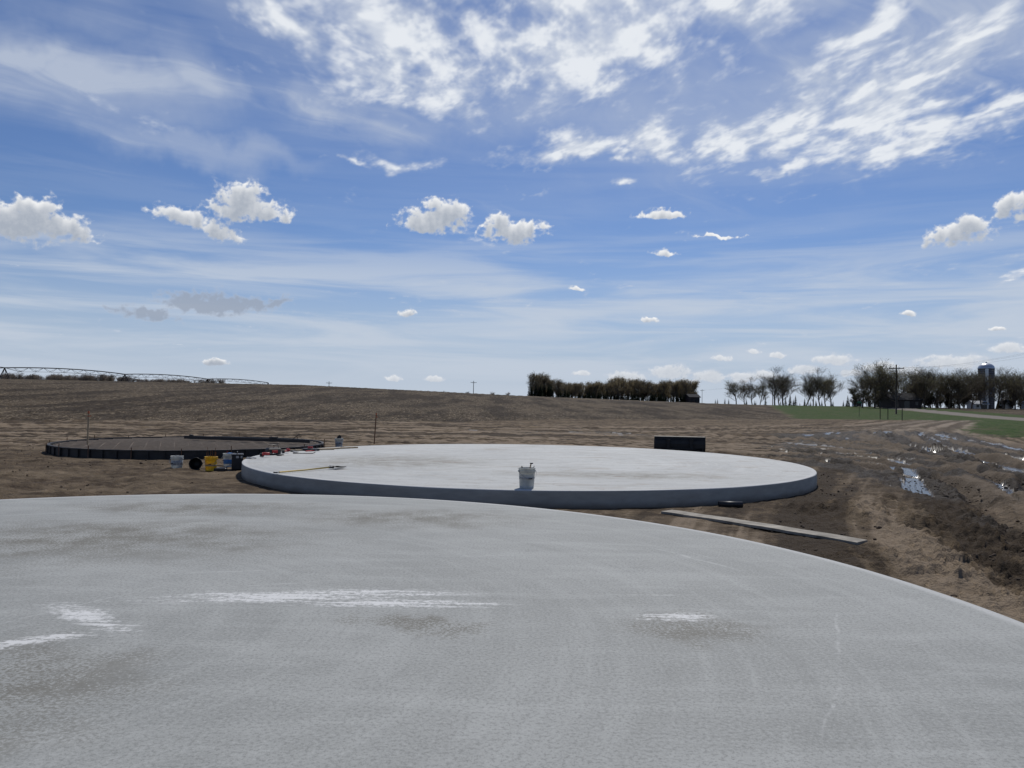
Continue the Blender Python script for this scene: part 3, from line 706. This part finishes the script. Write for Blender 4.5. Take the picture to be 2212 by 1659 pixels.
def mass(name,specs,mats):
    VS=[];FS=[];MI=[];o=0
    for mb_,x,y,z,s,rz in specs:
        A=np.array(mb_.v)*s; c_,s_=math.cos(rz),math.sin(rz)
        VS.append(np.column_stack([A[:,0]*c_-A[:,1]*s_+x,A[:,0]*s_+A[:,1]*c_+y,A[:,2]+z]))
        FS+=[tuple(i+o for i in q) for q in mb_.f]; MI+=mb_.mi; o+=len(A)
    m=bpy.data.meshes.new(name); m.from_pydata(np.vstack(VS).tolist(),[],FS)
    for x in mats: m.materials.append(x)
    m.polygons.foreach_set('material_index',MI); m.update(); place(name,m)
bt=[bare_tree(21,10,.5,4,(9,5,4,3),(.08,.18),.03,.1),bare_tree(22,10,.65,4,(9,5,4,3),(.08,.18),.03,.1)]
bh=[max(p[2] for p in b_.v) for b_ in bt]
cf=[conifer(31,9),conifer(32,9)]
gb=[mat('grove_bark',(.13,.105,.085),.95,0,.3,1,0,.1),mat('grove_buds',(.24,.20,.12),.9,0,.4,.1,0,.1,None,.5)]
sp_=[]
for k in range(74):
    a=.030+.205*k/73+rs.uniform(-.003,.003); d=350+rs.uniform(-14,14)
    H=10.9+1.0*math.sin(a*60)+rs.uniform(-1.1,1.1)
    if .06<a<.13: H*=.82
    sp_.append((bt[k%2],a*d,d,gh(a*d,d)-.3,H/bh[k%2],rs.uniform(0,6)))
mass('distant_tree_grove',sp_,gb)
sp_=[]
for k in range(190):
    a=.022+.214*rs.random(); d=338+rs.uniform(-8,8); hh=.50 if a>.055 else .78
    sp_.append((cf[k%2],a*d,d,gh(a*d,d)-.3,hh*rs.uniform(.7,1.15),rs.uniform(0,6)))
mass('distant_conifer_belt',sp_,[bark,needle])
sp_=[]
for k in range(110):
    a=-.665+.29*rs.random(); d=520+rs.uniform(-25,25)
    sp_.append((bt[k%2],a*d,d,3.2,rs.uniform(11.5,13.5)/bh[k%2]*(1.0 if a<-.5 else .86),rs.uniform(0,6)))
for k in range(20):
    a=-.36+.40*rs.random(); d=900; sp_.append((bt[k%2],a*d,d,gh(a*d,d),13/bh[k%2],rs.uniform(0,6)))
mass('distant_tree_line',sp_,[mat('far_bark',(.15,.13,.12),.95,0,.1,1,0,.1),mat('far_buds',(.24,.20,.16),.9,0,.3,.3,0,.1,None,.5)])
sp_=[]
for k in range(90):
    a=.445+.27*rs.random(); d=285+rs.uniform(-8,8); sp_.append((cf[k%2] if k%5==0 else bt[k%2],a*d,d,gh(a*d,d)-.3,rs.uniform(.4,.8),rs.uniform(0,6)))
mass('farmyard_shrub_belt',sp_,[bark,mat('shrub_dark',(.10,.09,.055),.95,0,.4,.5,0,.1,None,.3)])
cm=conifer(41,5.5).mesh('pine_tree',[bark,needle])
for a,d,s in[(.362,315,.9),(.369,312,.8),(.437,290,.8),(.447,292,.75),(.356,318,.7),(.381,316,.6),(.33,330,.7)]:
    place('pine_tree',cm,(a*d,d,gh(a*d,d)-.1),rs.uniform(0,6),None,s)
sp_=[]
for k in range(70):
    a=.25+.5*rs.random(); d=1100; sp_.append((cf[k%2],a*d,d,gh(a*d,d)-1,rs.uniform(.7,1.3),0))
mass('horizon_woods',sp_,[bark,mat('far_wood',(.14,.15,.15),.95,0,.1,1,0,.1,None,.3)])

# ------------------------------------------------------------------ farmstead
siding=mat('barn_siding_dark',(.045,.035,.032),.8,0,.2,1); roofd=mat('roof_dark',(.035,.035,.038),.8,0,.2,1,0,.1); whitew=mat('white_siding',(.72,.72,.70),.6,0,.08,1); roofm=mat('metal_roof',(.55,.57,.60),.4,.3,.1,1)
glass=mat('window_dark',(.03,.035,.04),.2); silo_c=mat('silo_concrete',(.13,.13,.135),.85,0,.3,.7); dome_m=mat('silo_dome',(.50,.52,.54),.35,.5,.1,1)
def barn(name,x,y,L,Wd,h,rh,mw,mr_,rz):
    mb=MB(); mb.box((0,0,h/2-.3),(L,Wd,h+.6),0)
    e=.4
    for s in(-1,1):
        mb.add([(-L/2-e,s*(Wd/2+e),h-.12),(L/2+e,s*(Wd/2+e),h-.12),(L/2+e,0,h+rh),(-L/2-e,0,h+rh),(-L/2-e,s*(Wd/2+e),h+.06),(L/2+e,s*(Wd/2+e),h+.06),(L/2+e,0,h+rh+.18),(-L/2-e,0,h+rh+.18)],[(0,1,2,3),(4,5,6,7),(0,1,5,4),(1,2,6,5),(3,0,4,7)],1)
    for s in(-1,1): mb.add([(s*L/2,-Wd/2,h),(s*L/2,Wd/2,h),(s*L/2,0,h+rh)],[(0,1,2)],0)
    n=max(2,int(L/3))
    for k in range(n):
        xx=-L/2+L*(k+.5)/n
        if k==n//2: mb.box((xx,-Wd/2-.02,1.2),(2.0,.06,2.4),2)
        else: mb.box((xx,-Wd/2-.02,h*.58),(1.,.06,1.1),2); mb.box((xx,-Wd/2-.04,h*.58-.6),(1.2,.1,.1),0)
    mb.obj(name,[mw,mr_,glass],(x,y,gh(x,y)),rz)
barn('dark_barn',.505*262,262,11,7,2.8,2.2,siding,roofd,.15)
barn('white_farmhouse',.449*400,400,4.6,4.5,2.4,2.2,whitew,roofm,-.5)
barn('white_shed',.588*280,272,5,4,1.6,1.0,whitew,roofm,.1)
barn('white_garage',.655*280,272,4,4,1.6,1.0,whitew,roofm,-.2)
barn('machine_shed',.236*330,332,5,4,2.6,1.2,siding,roofd,.3)
def silo(name,x,y,r,h,m0,m1_):
    mb=MB(); pr_=[]
    k=0
    while k<h: pr_+= [(r,k),(r,k+.7),(r+.05,k+.72),(r+.05,k+.8)]; k+=.82
    pr_+= [(r,h),(r+.12,h+.02),(r+.12,h+.15)]
    mb.lathe(pr_,32,0); mb.lathe([((r+.1)*math.cos(t),h+.15+(r*.78)*math.sin(t)) for t in [math.pi/2*k/8 for k in range(9)]],32,1)
    mb.box((-r*.5,-r*.95,h*.5),(.8,.7,h),1); mb.lathe([(.0,h+r*.78+.6),(.3,h+r*.78+.4),(.3,h+r*.7)],10,1)
    mb.obj(name,[m0,m1_],(x,y,gh(x,y)-.4))
silo('farm_silo',.617*276,276,2.6,14.6,silo_c,dome_m)
silo('grain_bin',.634*290,286,2,2.6,dome_m,dome_m)

# ------------------------------------------------------------------ utility poles, wires, posts
pw=mat('pole_wood',(.06,.047,.038),.9); wire=mat('power_line_wire',(.05,.05,.05),.5)
def pole(x,y,H=10.4,rz=0,z=None):
    mb=MB(); mb.tube([(0,0,-.5),(0,0,H)],[.19,.13],10,0); mb.box((0,-.1,H-.9),(3.2,.14,.18),0)
    mb.tube([(-.8,-.1,H-.95),(0,-.12,H-1.6)],.025,5,1); mb.tube([(.8,-.1,H-.95),(0,-.12,H-1.6)],.025,5,1)
    for q in(-1.45,-.55,.55,1.45): mb.lathe([(.0,.26),(.05,.25),(.07,.18),(.04,.12),(.08,.08),(.05,0)],8,1,Matrix.Translation((q,-.1,H-.82)))
    mb.obj('utility_pole',[pw,wire],(x,y,gh(x,y) if z is None else z),rz)
PR=[(146,590),(112,330),(88,176),(79,112),(76,55)]
for x,y in PR: pole(x,y,11.4,math.radians(-15))
pole(-.238*420,420,9,.3,2.2); pole(-.05*400,400,9.6,.3,2.6)
mb=MB()
for (x0,y0),(x1,y1) in zip(PR[:-1],PR[1:]):
    for q in(-1.45,-.55,1.45):
        z0=gh(x0,y0)+10.8; z1=gh(x1,y1)+10.8; pts=[]
        for k in range(13):
            t=k/12; pts.append((x0+(x1-x0)*t+q*.95,y0+(y1-y0)*t-q*.25,z0+(z1-z0)*t-4*t*(1-t)*.9))
        mb.tube(pts,.009,4,0,None,True,False)
mb.obj('power_line',[wire])
post=mat('steel_post',(.04,.043,.04),.8,.0,.1,1,0,.1); grn=mat('sign_green',(.02,.13,.065),.5)
for x,y,h in[(57.5,120,2.7),(59.2,121,2.0),(58.9,116,2.9)]:
    mb=MB(); mb.box((0,0,h/2-.2),(.10,.05,h+.4),0); mb.box((0,-.03,h-.12),(.12,.02,.14),0)
    for k in range(5): mb.box((0,-.035,.4+k*.3),(.03,.02,.03),0)
    mb.obj('marker_post',[post],(x,y,gh(x,y)))
x,y=.452*150,150; mb=MB(); mb.tube([(0,0,-.3),(0,0,2.6)],.035,8,0); mb.box((0,0,2.7),(1.1,.03,.22),1); mb.box((0,0,2.92),(.03,.9,.2),1); mb.obj('street_name_sign',[post,grn],(x,y,gh(x,y)),.2)

# ------------------------------------------------------------------ centre-pivot irrigator
galv=mat('galvanised_pipe',(.035,.035,.038),.8,0,.1,1,0,.1); tyre=mat('tyre_rubber',(.02,.02,.02),.8)
mb=MB(); tw=[(-152,168),(-142,215),(-133,264),(-126,318),(-118,372)]
zt=[gh(*p)+4.2 for p in tw]
for i,(x,y) in enumerate(tw):
    gz_=gh(x,y); d=Vector((tw[min(i+1,4)][0]-tw[max(i-1,0)][0],tw[min(i+1,4)][1]-tw[max(i-1,0)][1],0)).normalized(); s=Vector((d.y,-d.x,0))
    o=Vector((x,y,0))
    for q in(-1,1):
        mb.tube([o+s*q*2.0+Vector((0,0,gz_+.7)),o+Vector((0,0,zt[i]))],.13,5,0)
        mb.tube([o+d*q*1.2+Vector((0,0,gz_+.7)),o+Vector((0,0,zt[i]-.2))],.09,4,0)
        c_=o+s*q*2.0+Vector((0,0,gz_+.62)); Mx=Matrix.Translation(c_)@Matrix.Rotation(math.atan2(d.y,d.x),4,'Z')@Matrix.Rotation(math.pi/2,4,'X')
        mb.lathe([(.25,-.16),(.55,-.17),(.64,-.1),(.64,.1),(.55,.17),(.25,.16),(.25,-.16)],16,1,Mx)
    mb.tube([o-s*2.0+Vector((0,0,gz_+.7)),o+s*2.0+Vector((0,0,gz_+.7))],.11,5,0)
for i in range(4):
    a=Vector((*tw[i],zt[i]));b_=Vector((*tw[i+1],zt[i+1])); N=9
    d=(b_-a).normalized(); s=Vector((d.y,-d.x,0)).normalized(); AR=.7
    top=[a.lerp(b_,k/18)+Vector((0,0,AR*4*(k/18)*(1-k/18))) for k in range(19)]
    mb.tube(top,.17,6,0,None,True,False)
    jo=[]
    for k in range(1,N):
        t=k/N; p=a.lerp(b_,t)+Vector((0,0,AR*4*t*(1-t)-1.2)); jo.append((p-s*.6,p+s*.6)); mb.tube([p-s*.6,p+s*.6],.05,4,0)
        q=a.lerp(b_,(k-.5)/N)+Vector((0,0,AR*4*t*(1-t))); q2=a.lerp(b_,(k+.5)/N)+Vector((0,0,AR*4*t*(1-t)))
        for e in(-.6,.6): mb.tube([q,p+s*e],.045,3,0); mb.tube([p+s*e,q2],.045,3,0)
        if k%2==0: mb.tube([p+Vector((0,0,.9)),p+Vector((0,0,-.9))],.03,3,0)
    for e in(0,1): mb.tube([a]+[x[e] for x in jo]+[b_],.035,4,0,None,True,False)
mb.obj('center_pivot_irrigator',[galv,tyre])
print('done')
